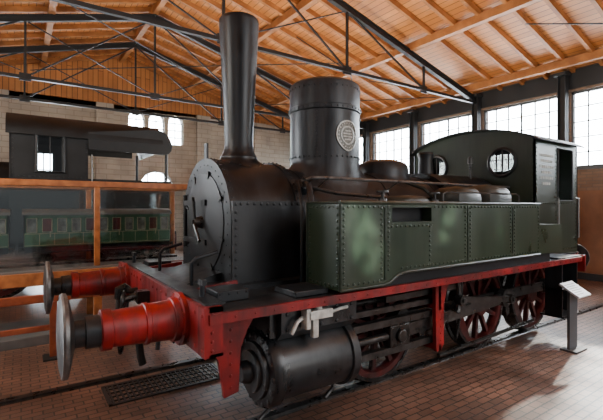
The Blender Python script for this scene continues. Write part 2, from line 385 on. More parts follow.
# ------------------------------------------------------------------ wheels
def wheel(x, yc, r, s, zc, parent, pin=None, m='darkred', spokes=10):
    w = MB(); o = (x, yc, zc); ax = (0, s, 0)
    w.lathe(o, ax, [(-.05, r*.93), (.05, r*.93), (.05, r*.82), (.03, r*.80), (-.03, r*.80), (-.05, r*.82), (-.05, r*.93)], 40, False)
    w.lathe(o, ax, [(-.07, .12), (.07, .12), (.085, .10), (.085, .07)], 24)
    for k in range(spokes):
        a = 2*PI*k/spokes+.2; d = Vector((math.cos(a), 0, math.sin(a)))
        w.beam(Vector(o)+d*.1, Vector(o)+d*r*.83, .045, .05, (0, 1, 0))
    a0 = (math.atan2(-pin[1], -pin[0]) if pin else 0)
    poly = [(x+math.cos(a0+b)*r*.82, zc+math.sin(a0+b)*r*.82) for b in [i*.1-.6 for i in range(13)]]
    w.prism(poly, 'y', yc-.035, yc+.045*s if s > 0 else yc-.045)
    if pin:
        w.lathe((x+pin[0], yc, zc+pin[1]), ax, [(-.04, .085), (.075, .08)], 18)
        w.beam((x, yc, zc), (x+pin[0], yc, zc+pin[1]), .15, .09, (0, 1, 0))
    o1 = w.build('wheel', m, parent)
    t = MB().lathe(o, ax, [(-.09, r*.92), (-.09, r*1.05), (-.062, r*1.045), (-.05, r), (.055, r*.99), (.06, r*.92), (-.09, r*.92)], 48, False)
    t.build('tyre', 'dsteel', o1)
    return o1

# ------------------------------------------------------------------ the green tank locomotive
L = thing('tank_locomotive', 'green and black steam tank locomotive with red buffer beam filling the foreground', 'locomotive', (3.6, CY, .03))
def Y(s, off): return CY+s*off

for s in (-1, 1):
    MB().prism([(.96, .78), (1.4, .5), (2.3, .38), (2.6, .62), (3.1, .62), (3.4, .45), (4.0, .45), (4.3, .62), (6.3, .62), (6.55, .75), (6.55, 1.03), (.96, 1.03)], 'y', Y(s, .6), Y(s, .63)).build('frame_plate', 'darkred', L)
bm_ = MB().box(.90, .93, CY-1.3, CY+1.3, .80, 1.10).box(.93, 1.02, CY-1.3, CY+1.3, .80, .82).box(.93, 1.02, CY-1.3, CY+1.3, 1.07, 1.10)
for s in (-1, 1):
    bm_.box(.93, 1.02, Y(s, 1.27), Y(s, 1.3), .8, 1.10)
    for z in (.84, 1.05): bm_.rivets((.9, Y(s, .15), z), (.9, Y(s, 1.26), z), 10, (-1, 0, 0), .014)
    bm_.rivets((.95, Y(s, 1.3), .84), (.95, Y(s, 1.3), 1.06), 5, (0, s, 0), .012)
bm_.build('buffer_beam', 'red', L)
MB().box(6.55, 6.59, CY-1.15, CY+1.15, .80, 1.03).build('buffer_beam', 'red', L)

def buffer(x, s, dr, k=1.):
    y = Y(s, .875); z = .955; ax = (-dr, 0, 0)
    def P(p, q=1.): return [(t*k, r*q*(1 if k == 1 else .8)) for t, r in p]
    h = MB().lathe((x, y, z), ax, P([(0, .195), (.03, .195), (.035, .16), (.075, .16), (.08, .145), (.22, .138), (.225, .147), (.25, .147), (.255, .134), (.44, .122), (.445, .138), (.50, .138), (.505, .12), (.505, .10)], .91), 36)
    if k == 1:
        for q in range(8):
            a = PI/8+q*PI/4; h.rivet((x-dr*.03, y+.160*math.cos(a), z+.160*math.sin(a)), ax, .018)
    ho = h.build('buffer_housing', 'red', L)
    MB().lathe((x, y, z), ax, P([(.49, .098), (.585, .096), (.59, .082), (.68, .08)]), 32).build('buffer_shank', 'cyl', ho)
    MB().lathe((x, y, z), ax, P([(.645, .095), (.668, .2), (.678, .236), (.708, .236), (.72, .2), (.728, .1), (.73, .01)]), 48).build('buffer_head', 'head', ho)
    MB().lathe((x, y, z), ax, P([(.678, .232), (.682, .244), (.70, .248), (.712, .242), (.714, .232), (.678, .232)]), 48, False).build('buffer_rim', 'rim', ho, label='worn bare steel rim of the buffer head')
for s in (-1, 1):
    buffer(.90, s, 1); buffer(6.59, s, -1, .5)

MB().box(.93, 6.05, CY-1.3, CY+1.3, 1.035, 1.055).build('footplate', 'sheet', L)
MB().box(.93, 1.06, CY-1.24, CY+1.24, 1.1005, 1.112).build('beam_tread_plate', 'black', L)
MB().box(6.05, 6.75, CY-1.0, CY+1.0, 1.035, 1.055).build('footplate', 'sheet', L)
for s in (-1, 1):
    m = MB().box(.93, 6.05, Y(s, 1.285), Y(s, 1.312), 1.0, 1.062)
    m.rivets((1.1, Y(s, 1.312), 1.03), (6.0, Y(s, 1.312), 1.03), 36, (0, s, 0), .009)
    m.build('footplate_edge', 'red', L)
    b = MB().prism([(.93, 1.03), (1.40, 1.03), (1.29, .86), (1.24, .74), (1.225, .45), (1.12, .43), (1.08, .68), (1.02, .80), (.93, .80)], 'y', Y(s, 1.06), Y(s, 1.09))
    b.rivets((1.0, Y(s, 1.09), .98), (1.32, Y(s, 1.09), .98), 5, (0, s, 0), .013).rivets((1.168, Y(s, 1.09), .49), (1.168, Y(s, 1.09), .88), 6, (0, s, 0), .013)
    b.build('guard_bracket', 'red', L)
    MB().prism([(1.06, 1.10), (1.06, 1.055), (1.41, 1.055), (1.41, 1.13)], 'y', Y(s, .66), Y(s, .69)).build('platform_side', 'red', L)
    MB().box(1.10, 1.34, Y(s, .80), Y(s, 1.02), 1.056, 1.13).rivets((1.12, Y(s, 1.02), 1.11), (1.32, Y(s, 1.02), 1.11), 4, (0, s, 0), .01).build('tool_box', 'black', L, .006)
    # step between smokebox and tank
    MB().box(1.62, 1.92, Y(s, .90), Y(s, 1.20), 1.056, 1.10).build('deck_step', 'black', L, .006)
    MB().tube([(1.12, Y(s, .45), 1.085), (1.12, Y(s, .45), 1.26), (1.16, Y(s, .45), 1.30), (1.34, Y(s, .45), 1.34)], .016, 8).build('front_bracket', 'black', L)
MB().box(1.06, 1.42, CY-.66, CY+.66, 1.056, 1.085).build('platform_plate', 'black', L)
MB().prism([(1.08, 1.085), (1.42, 1.085), (1.42, 1.16)], 'y', CY-.40, CY+.40).build('ash_chute', 'sheet', L)
for s in (-1, 1):
    m = MB().cyl((1.0, Y(s, 1.0), 1.11), (1.0, Y(s, 1.0), 1.22), .018).box(.985, 1.015, Y(s, 1.0)-.045, Y(s, 1.0)+.045, 1.19, 1.225)
    m.build('lamp_iron', 'black', L)
ck = MB().box(.80, .9, CY-.05, CY+.05, .9, 1.0)
ck.tube([(.9, CY, .955), (.78, CY, .955), (.70, CY, .94), (.655, CY, .97), (.66, CY, 1.03), (.71, CY, 1.05), (.74, CY, 1.02)], .03, 8)
hk = ck.build('draw_hook', 'dsteel', L)
def link(cx, cz, l, w, y=CY):
    pts = []
    for i in range(16):
        a = 2*PI*i/16; pts.append((cx+.02*math.cos(a), y+w*math.cos(a), cz+l*math.sin(a)))
    return MB().tube(pts, .018, 8, True)
for k, zc in enumerate((.90, .74, .60)): link(.70-.01*k, zc, .095, .055).build('coupling_link', 'dsteel', hk)
MB().cyl((.69, CY-.14, .66), (.69, CY+.14, .66), .022).build('coupling_screw', 'dsteel', hk)
for s in (-1, 1):
    yy = Y(s, .40)
    MB().tube([(.9, yy, .93), (.80, yy, .93), (.74, yy, .86), (.73, yy, .72), (.745, yy, .58), (.76, yy, .52)], .028, 10).build('brake_hose', 'rubber', L)
    MB().tube([(.9, Y(s, .55), .82), (.84, Y(s, .55), .80), (.83, Y(s, .55), .66)], .018, 8).build('steam_pipe_end', 'dsteel', L)

# smokebox
R = .57; ZC = 1.57
def dprof(r, zb):
    return [(CY+r, zb)]+[(CY+r*math.cos(PI*i/28), ZC+r*math.sin(PI*i/28)) for i in range(29)]+[(CY-r, zb)]
sm = MB().prism(dprof(R, 1.055), 'x', 1.42, 2.11).prism(dprof(R+.02, 1.055), 'x', 1.40, 1.47).prism(dprof(R+.015, 1.055), 'x', 2.06, 2.12)
for xx in (1.435, 2.09):
    for i in range(25):
        a = PI*i/24; sm.rivet((xx, CY+(R+.018)*math.cos(a), ZC+(R+.018)*math.sin(a)), (0, math.cos(a), math.sin(a)), .014)
for i in range(36):
    a = 2*PI*i/36; sm.rivet((1.40, CY+.525*math.cos(a), ZC+.525*math.sin(a)), (-1, 0, 0), .009)
for s in (-1, 1): sm.rivets((1.40, Y(s, .56), 1.10), (1.40, Y(s, .56), 1.30), 4, (-1, 0, 0), .012)
smo = sm.build('smokebox', 'black', L)
for s in (-1, 1):   # flat riveted side plate below the round barrel
    y2 = Y(s, .607)
    m = MB().box(1.405, 2.115, Y(s, .565), y2, 1.057, 1.76)
    m.rivets((1.435, y2, 1.09), (1.435, y2, 1.73), 11, (0, s, 0), .015).rivets((2.085, y2, 1.09), (2.085, y2, 1.73), 11, (0, s, 0), .015)
    m.rivets((1.48, y2, 1.085), (2.04, y2, 1.085), 10, (0, s, 0), .015).rivets((1.48, y2, 1.735), (2.04, y2, 1.735), 10, (0, s, 0), .015)
    m.build('side_plate', 'sheet', smo)
MB().lathe((1.40, CY, ZC), (-1, 0, 0), [(0, .45), (.008, .45), (.012, .43), (.014, .40), (.022, .3), (.028, .15), (.03, .01)], 48).build('smokebox_door', 'dull', smo)
hd = MB()
hd.lathe((1.372, CY, ZC), (-1, 0, 0), [(0, .06), (.04, .05), (.07, .025), (.09, .025)], 16)
hd.tube([(1.30, CY, ZC), (1.29, CY-.14, ZC-.12), (1.285, CY-.19, ZC-.16)], .014).tube([(1.31, CY, ZC), (1.305, CY+.02, ZC+.18), (1.30, CY+.02, ZC+.23)], .014)
hd.build('door_handle', 'dsteel', smo)
for z in (ZC+.18, ZC-.18):
    MB().beam((1.385, CY+.48, z), (1.372, CY-.12, z), .03, .05, (0, 0, 1)).build('hinge_strap', 'dull', smo)
MB().cyl((1.385, CY+.49, ZC-.26), (1.385, CY+.49, ZC+.26), .02).build('hinge_post', 'dull', smo)
for i in range(8):
    a = 2*PI*i/8+.3; d = Vector((0, math.cos(a), math.sin(a)))
    MB().beam(Vector((1.388, CY, ZC))+d*.41, Vector((1.388, CY, ZC))+d*.48, .025, .016, (1, 0, 0)).build('door_clamp', 'dull', smo)
MB().box(1.41, 1.43, CY-.03, CY+.03, 2.13, 2.3).build('lamp_iron', 'sheet', smo)
for s in (-1, 1):
    MB().prism([(1.42, 1.055), (2.1, 1.055), (2.1, 1.09), (1.42, 1.09)], 'y', Y(s, .608), Y(s, .72)).build('smokebox_foot', 'sheet', smo)

# chimney and dome
c_ = MB().lathe((1.754, CY, 0), (0, 0, 1), [(2.19, .178), (2.24, .152), (2.30, .140), (2.36, .138), (2.6, .148), (3.0, .168), (3.4, .189), (3.49, .194), (3.52, .192), (3.535, .18), (3.53, .165), (3.2, .13)], 48)
c_.saddle(1.754, CY, .178, 2.19, .255, ZC, R)
for i in range(16):
    a = 2*PI*i/16; yo = .245*math.sin(a); c_.rivet((1.754+.245*math.cos(a), CY+yo, ZC+math.sqrt(R*R-yo*yo)+.008), (math.cos(a)*.2, math.sin(a)*.5, 1), .012)
c_.build('chimney', 'black', L)
DZ = -.07
d_ = MB().lathe((2.81, CY, 0), (0, 0, 1), [(2.20, .390), (2.80+DZ, .385), (2.81+DZ, .402), (2.85+DZ, .404), (2.86+DZ, .392), (3.08+DZ, .392), (3.11+DZ, .385), (3.135+DZ, .355), (3.15+DZ, .25), (3.155+DZ, .01)], 64)
d_.saddle(2.81, CY, .390, 2.20, .49, ZC, .53)
for i in range(40):
    a = 2*PI*i/40; d_.rivet((2.81+.404*math.cos(a), CY+.404*math.sin(a), 2.83+DZ), (math.cos(a), math.sin(a), 0), .012)
    d_.rivet((2.81+.392*math.cos(a), CY+.392*math.sin(a), 3.05+DZ), (math.cos(a), math.sin(a), 0), .012)
    d_.rivet((2.81+.392*math.cos(a), CY+.392*math.sin(a), 2.24), (math.cos(a), math.sin(a), 0), .012)
for i in range(13): d_.rivet((2.81+.387*math.cos(-2.45), CY+.387*math.sin(-2.45), 2.24+i*.038), (math.cos(-2.45), math.sin(-2.45), 0), .012)
dm = d_.build('steam_dome', 'dome', L)
def onplate(u, v, rr):
    a = -PI/2+u/.385; return (2.81+rr*math.cos(a), CY+rr*math.sin(a), 2.46+v)
def shield(a):
    c, s_ = math.cos(a), math.sin(a)
    return (c*(1 if s_ > 0 else 1-.22*s_*s_), s_*(1+.12*abs(c)**2) if s_ > 0 else s_*1.08)
pl = MB()
def curved_disc(mb, ru, rv, r0, r1, inner=0):
    n = 40; vs = []; fs = []; rings = [inner, (1+inner)/2, 1]
    for rr in (r0, r1):
        for q in rings:
            for i in range(n):
                u, v = shield(2*PI*i/n); vs.append(onplate(ru*q*u, rv*q*v, rr))
    for b in (0, 3):
        for k in range(2):
            for i in range(n):
                j = (i+1) % n; fs.append(((b+k)*n+i, (b+k)*n+j, (b+k+1)*n+j, (b+k+1)*n+i))
    for i in range(n):
        j = (i+1) % n; fs.append((2*n+i, 2*n+j, 5*n+j, 5*n+i)); fs.append((i, j, 3*n+j, 3*n+i))
    mb.add(vs, fs)
curved_disc(pl, .135, .155, .383, .395, .02)
pl.build('maker_plate', 'brass', dm, label='worn shield-shaped metal plate with raised rim')
rp = MB(); curved_disc(rp, .135, .155, .393, .402, .91); curved_disc(rp, .085, .095, .393, .401, .86)
for k in range(22):
    u, v = shield(2*PI*k/22); u *= .104; v *= .118; rp.beam(onplate(u, v, .396), onplate(u*1.1, v*1.1, .396), .012, .01, (0, 1, 0))
for v, w in ((.045, .045), (.015, .06), (-.015, .06), (-.045, .04)):
    rp.beam(onplate(-w, v, .396), onplate(w, v, .396), .012, .012, (0, 1, 0))
rp.build('plate_relief', 'relief', dm)

# cab position
HW = .98; X0, X1 = 5.5, 6.75; ZE = 2.60; ZR = 2.81

# boiler
b_ = MB().lathe((2.11, CY, ZC), (1, 0, 0), [(0, .53), (X0-2.11, .53)], 64)
for xx in (2.25, 3.35, 4.2): b_.lathe((xx, CY, ZC), (1, 0, 0), [(0, .538), (.05, .538)], 64)
b_.build('boiler', 'black', L)
sdm = MB().lathe((3.72, CY, 0), (0, 0, 1), [(2.12, .32), (2.2, .315), (2.25, .28), (2.285, .18), (2.295, .01)], 40)
sdm.saddle(3.72, CY, .32, 2.12, .40, ZC, .53)
sdm.build('sand_dome', 'dome', L)
MB().lathe((4.55, CY, 0), (0, 0, 1), [(2.05, .16), (2.12, .14), (2.16, .10), (2.36, .09), (2.42, .11), (2.45, .10), (2.46, .01)], 28).build('safety_valve', 'sheet', L)
MB().cyl((5.2, CY-.25, 2.1), (5.2, CY-.25, 2.32), .018).lathe((5.2, CY-.25, 2.32), (0, 0, 1), [(0, .035), (.08, .035), (.10, .01)], 14).build('whistle', 'dsteel', L)
fbx = [(CY+.56*math.cos(PI*i/24), 1.6+.56*math.sin(PI*i/24)**.8) for i in range(25)]
MB().prism(fbx, 'x', 4.35, X0).build('firebox', 'black', L)

# side tanks
TT = 1.745; TB = 1.165
for s in (-1, 1):
    ya, yb = Y(s, .88), Y(s, 1.3)
    curve = [(2.40, 1.085), (2.47, 1.095), (2.53, 1.13), (2.58, 1.155), (2.66, TB)]
    tk = MB().box(1.95, 2.4, ya, yb, 1.08, TT).prism(curve+[(2.66, 1.585), (2.4, 1.585)], 'y', ya, yb).box(2.4, 2.5, ya, yb, 1.584, TT)
    tk.box(2.66, 3.0, ya, yb, TB, 1.585).box(2.5, 3.0, ya, yb, 1.705, TT).box(3.0, 4.95, ya, yb, TB, TT).box(3.02, 4.95, Y(s, .58), Y(s, .885), 1.056, TT-.001)
    yy = yb; n = (0, s, 0); rr = .014
    for xx in (1.985, 2.38, 2.46, 2.98, 3.505, 3.585, 4.315, 4.395, 4.915):
        tk.rivets((xx, yy, 1.13 if xx < 2.4 else 1.2), (xx, yy, 1.70 if xx != 2.98 else 1.54), 14 if xx != 2.98 else 9, n, rr)
    tk.rivets((2.03, yy, 1.712), (2.46, yy, 1.712), 9, n, rr).rivets((3.05, yy, 1.712), (4.9, yy, 1.712), 34, n, rr)
    tk.rivets((2.03, yy, 1.12), (2.35, yy, 1.12), 7, n, rr).rivets((2.62, yy, 1.2), (4.9, yy, 1.2), 42, n, rr)
    tk.rivets((2.5, yy, 1.55), (3.0, yy, 1.55), 10, n, rr)
    for o2 in (.915, 1.265): tk.rivets((1.95, Y(s, o2), 1.12), (1.95, Y(s, o2), 1.7), 13, (-1, 0, 0), rr)
    tk.rivets((1.95, Y(s, .96), 1.71), (1.95, Y(s, 1.22), 1.71), 6, (-1, 0, 0), rr).rivets((1.95, Y(s, .96), 1.11), (1.95, Y(s, 1.22), 1.11), 6, (-1, 0, 0), rr)
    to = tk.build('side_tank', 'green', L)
    MB().box(2.0, 5.3, Y(s, .9), Y(s, 1.25), 1.056, 1.164).build('gap_shade_block', 'dull', to)  # black block stands in for shade in the gap under the tank
    st = MB()
    for xx in (2.42, 3.545, 4.355): st.box(xx-.008, xx+.008, Y(s, 1.295), Y(s, 1.308), 1.12 if xx < 3 else 1.18, TT-.02)
    st.tube([(1.95, yb, 1.085)]+[(a, yb, b) for a, b in curve]+[(4.95, yb, TB)], .013, 8)
    st.tube([(1.94, yb, TT), (4.95, yb, TT)], .015).tube([(1.95, yb, 1.08), (1.95, yb, TT)], .014).tube([(1.95, ya, 1.08), (1.95, ya, TT), (1.95, yb, TT)], .013)
    st.build('tank_beading', 'cabgreen', to)
    MB().box(2.46, 3.04, Y(s, .90), Y(s, 1.20), 1.55, 1.72).build('recess_shade', 'dull', to)  # black backing puts the shade of the tank opening into colour
    MB().loaf((3.95, Y(s, .90), TT-.005), .24, .20, .20).build('tank_filler', 'fitting', to)
    MB().loaf((4.55, Y(s, .88), TT-.005), .27, .22, .24).build('tank_filler', 'fitting', to)
    MB().loaf((3.2, Y(s, .84), TT-.005), .22, .16, .09).build('tank_lid', 'fitting', to)
    for xv in (2.75, 3.5):
        MB().cyl((xv, Y(s, .95), TT-.01), (xv, Y(s, .95), TT+.12), .016).lathe((xv, Y(s, .95), TT+.10), (0, 0, 1), [(0, .055), (.018, .055)], 18).lathe((xv, Y(s, .95), TT), (0, 0, 1), [(0, .045), (.04, .04)], 14).build('valve_wheel', 'steel', to)
    pp = MB().tube([(2.05, Y(s, .80), 1.06), (2.05, Y(s, .80), 1.5), (2.06, Y(s, .78), 1.75), (2.12, Y(s, .66), 1.9), (2.2, Y(s, .5), 1.94)], .028, 10)
    pp.lathe((2.05, Y(s, .80), 1.30), (0, 0, 1), [(0, .05), (.03, .055), (.09, .055), (.12, .05)], 14)
    pp.tube([(1.99, Y(s, .74), 1.06), (1.99, Y(s, .74), 1.7), (2.02, Y(s, .66), 1.86), (2.1, Y(s, .5), 1.95)], .016, 8)
    pp.build('feed_pipe', 'sheet', L)
    MB().lathe((2.2, Y(s, .42), 1.87), (0, s*.7, .7), [(0, .07), (.08, .07), (.10, .045), (.16, .045)], 16).build('check_valve', 'sheet', L)
    hr = MB().tube([(2.16, Y(s, .50), 1.95), (2.2, Y(s, .60), 1.98), (2.3, Y(s, .64), 1.98), (X0, Y(s, .64), 1.98)], .015, 8)
    for xx in (2.35, 3.3, 4.15, 4.9):
        hr.cyl((xx, Y(s, .42), 1.86), (xx, Y(s, .64), 1.98), .010, None, 8); hr.lathe((xx, Y(s, .64), 1.962), (0, 0, 1), [(0, .01), (.018, .026), (.036, .01)], 10)
    hr.build('handrail', 'rim', L)
    MB().tube([(2.2, Y(s, .52), 1.90), (2.5, Y(s, .60), 1.84), (3.1, Y(s, .62), 1.81), (4.2, Y(s, .62), 1.81), (X0, Y(s, .62), 1.81)], .017, 8).build('water_pipe', 'dsteel', L)
    MB().tube([(3.72, Y(s, .38), 2.0), (3.8, Y(s, .58), 1.92), (3.85, Y(s, .66), 1.82), (3.85, Y(s, .66), TT)], .022, 8).build('sand_delivery_pipe', 'fitting', L)
    MB().tube([(3.3, Y(s, 1.2), TT+.005), (3.3, Y(s, 1.2), TT+.09), (3.36, Y(s, 1.2), TT+.11), (4.62, Y(s, 1.2), TT+.11), (4.68, Y(s, 1.2), TT+.09), (4.68, Y(s, 1.2), TT+.005)], .009, 6).build('tank_rail', 'steel', L)

# cab
def arch(y, hw, ze, zr):
    t_ = max(0, 1-((y-CY)/hw)**2); return ze+(zr-ze)*t_**.8
def arc(hw, ze, zr, n=20):
    return [(CY+hw*math.cos(PI*i/n), arch(CY+hw*math.cos(PI*i/n), hw, ze, zr)) for i in range(n+1)]
fw = MB(); WR = .19; WC = [(CY-.54, 2.33), (CY+.54, 2.33)]
cs = [CY-HW, CY-.9, CY-.8, CY+.8, CY+.9, CY+HW, CY, CY-.2, CY+.2]
for yc_, zc_ in WC: cs += [yc_+WR*math.cos(PI*k/14) for k in range(15)]
cs = sorted(set(round(c, 5) for c in cs))
for p, q in zip(cs[:-1], cs[1:]):
    mid = (p+q)/2; hole = [w_ for w_ in WC if abs(mid-w_[0]) < WR]
    if hole:
        yc_, zc_ = hole[0]; f = lambda v: math.sqrt(max(0, WR*WR-(v-yc_)**2))
        fw.prism([(p, 1.055), (q, 1.055), (q, zc_-f(q)), (p, zc_-f(p))], 'x', X0, X0+.03)
        fw.prism([(p, zc_+f(p)), (q, zc_+f(q)), (q, arch(q, HW, ZE, ZR)), (p, arch(p, HW, ZE, ZR))], 'x', X0, X0+.03)
    else:
        fw.prism([(p, 1.055), (q, 1.055), (q, arch(q, HW, ZE, ZR)), (p, arch(p, HW, ZE, ZR))], 'x', X0, X0+.03)
fw.rivets((X0, CY-HW+.03, 1.8), (X0, CY-HW+.03, 2.52), 14, (-1, 0, 0), .012).rivets((X0, CY+HW-.03, 1.8), (X0, CY+HW-.03, 2.52), 14, (-1, 0, 0), .012)
fwo = fw.build('cab_front', 'cabgreen', L)
for yc_, zc_ in WC:
    m = MB().tube([(X0-.01, yc_+WR*math.cos(2*PI*k/28), zc_+WR*math.sin(2*PI*k/28)) for k in range(28)], .022, 8, True).box(X0, X0+.02, yc_-.008, yc_+.008, zc_-WR, zc_+WR)
    wf = m.build('spectacle_window', 'sheet', fwo); MB().lathe((X0+.01, yc_, zc_), (1, 0, 0), [(0, WR), (.004, WR)], 28).build('pane', 'cabglass', wf)
for s in (-1, 1):
    y0, y1 = Y(s, HW-.025), Y(s, HW)
    cs_ = MB().box(X0, 6.12, y0, y1, 1.055, ZE).box(6.12, 6.58, y0, y1, 1.055, 1.80).box(6.58, X1, y0, y1, 1.055, ZE).box(6.12, 6.58, y0, y1, 2.52, ZE)
    for xx in (5.54, 6.08, 6.70): cs_.rivets((xx, y1, 1.12), (xx, y1, 2.54), 28, (0, s, 0), .012)
    cs_.rivets((5.58, y1, 1.12), (6.66, y1, 1.12), 22, (0, s, 0), .012).rivets((5.58, y1, 1.76), (6.66, y1, 1.76), 22, (0, s, 0), .012)
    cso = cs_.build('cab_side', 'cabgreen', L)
    MB().tube([(6.12, y1, 1.80), (6.12, y1, 2.52), (6.58, y1, 2.52), (6.58, y1, 1.80)], .014, 6, True).build('opening_trim', 'sheet', cso)
    for xx in (6.04, 6.66):
        MB().tube([(xx, y1, 1.25), (xx, y1+s*.05, 1.27), (xx, y1+s*.05, 1.83), (xx, y1, 1.85)], .012).build('grab_rail', 'rim', cso)
    for k, (a, b) in enumerate(((5.63, 6.0), (5.66, 5.97), (5.63, 6.0), (5.68, 5.94), (5.64, 5.99), (5.70, 5.92))):
        mk = MB(); z = 2.40-k*.075; x = a
        mk.box(a, b, y1, y1+s*.001, z-.004, z+.004)
        while x < b: w = random.uniform(.025, .05); mk.box(x, min(x+w, b), y1, y1+s*.003, z-.018, z+.018); x += w+.015
        mk.build('painted_data_line', 'letter', cso, label='faded pale painted data line')
MB().box(X1-.03, X1, CY-HW, CY+HW, 1.055, 1.95).build('cab_rear', 'cabgreen', L)
rp2 = MB()
for a, b in ((-HW, -.75), (.75, HW)): rp2.box(X1-.03, X1, CY+a, CY+b, 1.95, 2.61)
rp2.prism(arc(HW, ZE, ZR), 'x', X1-.03, X1); rp2.build('cab_rear_frame', 'cabgreen', L)
oa = arc(HW+.07, ZE-.015, ZR+.02, 28); ia = arc(HW+.055, ZE-.015, ZR, 28)
rf = MB().prism(oa+ia[::-1], 'x', X0-.08, X1+.06).build('cab_roof', 'sheet', L)
for s in (-1, 1): MB().tube([(X0-.08, Y(s, HW+.062), ZE-.015), (X1+.06, Y(s, HW+.062), ZE-.015)], .011).build('roof_gutter', 'sheet', rf)
MB().box(4.951, X0, CY-1.3, CY+1.3, TB, 1.5).build('tank_rear_locker', 'green', L)
for s in (-1, 1): MB().box(X0, 6.04, Y(s, .981), Y(s, 1.29), 1.056, 1.075).build('cab_step_plate', 'sheet', L)
for s in (-1, 1):
    m = MB().box(5.55, 5.57, Y(s, 1.08), Y(s, 1.28), .32, 1.04).box(5.97, 5.99, Y(s, 1.08), Y(s, 1.28), .32, 1.04).box(5.55, 5.99, Y(s, 1.02), Y(s, 1.3), .32, .34).box(5.55, 5.99, Y(s, 1.08), Y(s, 1.3), .66, .68)
    m.build('cab_steps', 'sheet', L)

# cylinders and motion
PIN = (.20, .10); AX = (2.85, 4.55, 5.75); RW = .5; ZW = RW+.03
for x in AX: MB().cyl((x, CY-.72, ZW), (x, CY+.72, ZW), .08).build('axle', 'dsteel', L)
for s in (-1, 1):
    yc = Y(s, 1.0); zc = ZW
    c = MB().lathe((1.40, yc, zc), (1, 0, 0), [(0, .22), (.015, .262), (.035, .275), (.10, .275), (.105, .248), (.72, .248), (.725, .27), (.79, .27), (.81, .25), (.86, .12)], 44)
    for k in range(16):
        a = 2*PI*k/16; c.rivet((1.412, yc+.24*math.cos(a), zc+.24*math.sin(a)), (-1, 0, 0), .024)
    c.box(1.55, 2.15, Y(s, .63), Y(s, 1.0), zc-.2, zc+.24)
    cy = c.build('cylinder', 'cyl', L)
    MB().lathe((1.405, yc, zc), (-1, 0, 0), [(0, .205), (.03, .20), (.035, .15), (.06, .145), (.065, .08), (.11, .075), (.13, .06), (.135, .01)], 32).build('cylinder_cover', 'cyl', cy)
    scm = MB().prism([(Y(s, .64), .76), (Y(s, 1.14), .76), (Y(s, 1.20), .82), (Y(s, 1.20), .97), (Y(s, .64), .97)], 'x', 1.5, 2.2).box(1.44, 1.5, Y(s, .72), Y(s, 1.14), .78, .965)
    for xx in (1.55, 1.7, 1.85, 2.0, 2.15): scm.rivets((xx, Y(s, 1.20), .84), (xx, Y(s, 1.20), .95), 2, (0, s, 0), .018)
    for z in (.80, .945): scm.rivets((1.44, Y(s, .75), z), (1.44, Y(s, 1.11), z), 5, (-1, 0, 0), .018)
    scm.build('steam_chest', 'cyl', cy)
    lb = MB().box(1.68, 1.90, Y(s, 1.205), Y(s, 1.28), .90, .965).box(1.74, 1.79, Y(s, 1.205), Y(s, 1.25), .76, .90).cyl((1.79, Y(s, 1.24), .965), (1.79, Y(s, 1.24), 1.0), .03).box(1.66, 1.70, Y(s, 1.205), Y(s, 1.28), .84, .985)
    lb.tube([(1.66, Y(s, 1.23), .92), (1.6, Y(s, 1.25), .90), (1.55, Y(s, 1.25), .82)], .016).tube([(1.9, Y(s, 1.23), .92), (2.0, Y(s, 1.24), .94), (2.08, Y(s, 1.23), .94)], .014)
    lb.build('lubricator', 'bright', L, .006, label='pale bare-metal lubricator below the footplate')
    for xx in (1.52, 2.12):
        MB().tube([(xx, yc, zc-.25), (xx, yc, zc-.31), (xx-.1, yc+s*.02, zc-.36)], .016).build('drain_cock', 'dsteel', cy)
    for z in (zc-.13, zc+.13):
        MB().box(2.22, 3.37, yc-.035, yc+.035, z-.03, z+.03).build('slide_bar', 'steel', L)
    xh = 2.88
    MB().box(xh-.13, xh+.13, yc-.05, yc+.05, zc-.10, zc+.10).cyl((xh, yc+s*.05, zc), (xh, yc+s*.085, zc), .06).build('crosshead', 'dsteel', L, .01)
    MB().cyl((2.2, yc, zc), (xh-.13, yc, zc), .033).build('piston_rod', 'steel', L)
    MB().lathe((2.22, yc, zc), (1, 0, 0), [(0, .11), (.05, .11), (.06, .07), (.14, .06)], 20).build('gland', 'dsteel', L)
    mb = MB().prism([(3.32, 1.03), (3.60, 1.03), (3.50, .90), (3.45, .74), (3.45, .36), (3.40, .30), (3.34, .30), (3.33, .36)], 'y', Y(s, 1.06), Y(s, 1.10))
    mb.box(3.37, 3.41, Y(s, .63), Y(s, 1.1), .30, .36).box(3.37, 3.41, Y(s, .63), Y(s, 1.1), .70, 1.03)
    mb.rivets((3.4, Y(s, 1.10), .40), (3.4, Y(s, 1.10), .95), 9, (0, s, 0), .011)
    mb.build('motion_bracket', 'red', L)
    pz = zc+PIN[1]; yr = Y(s, .895)
    def rod(xa, za, xb, zb, y, h, nm, m_='steel'):
        m = MB(); m.beam((xa, y, za), (xb, y, zb), .035, h); m.lathe((xa, y-.04, za), (0, 1, 0), [(0, h*.85), (.08, h*.85)], 24); m.lathe((xb, y-.04, zb), (0, 1, 0), [(0, h*.85), (.08, h*.85)], 24)
        for (q, w) in ((xa, za), (xb, zb)): m.lathe((q, y, w), (0, s, 0), [(0, h*.42), (.055, h*.42), (.06, .03), (.065, .01)], 16)
        m.build(nm, m_, L)
    rod(AX[0]+PIN[0], pz, AX[1]+PIN[0], pz, yr, .115, 'coupling_rod'); rod(AX[1]+PIN[0], pz, AX[2]+PIN[0], pz, yr, .115, 'coupling_rod')
    rod(xh, zc, AX[1]+PIN[0], pz, Y(s, .985), .12, 'connecting_rod')
    MB().cyl((2.15, Y(s, .88), .84), (3.4, Y(s, .88), .84), .028).build('valve_spindle', 'steel', L)
    MB().beam((2.3, Y(s, 1.0), .78), (3.37, Y(s, 1.0), .78), .05, .05).build('valve_guide', 'steel', L)
    rod(AX[1]+PIN[0], pz, 3.78, .74, Y(s, 1.06), .065, 'eccentric_rod', 'steel')
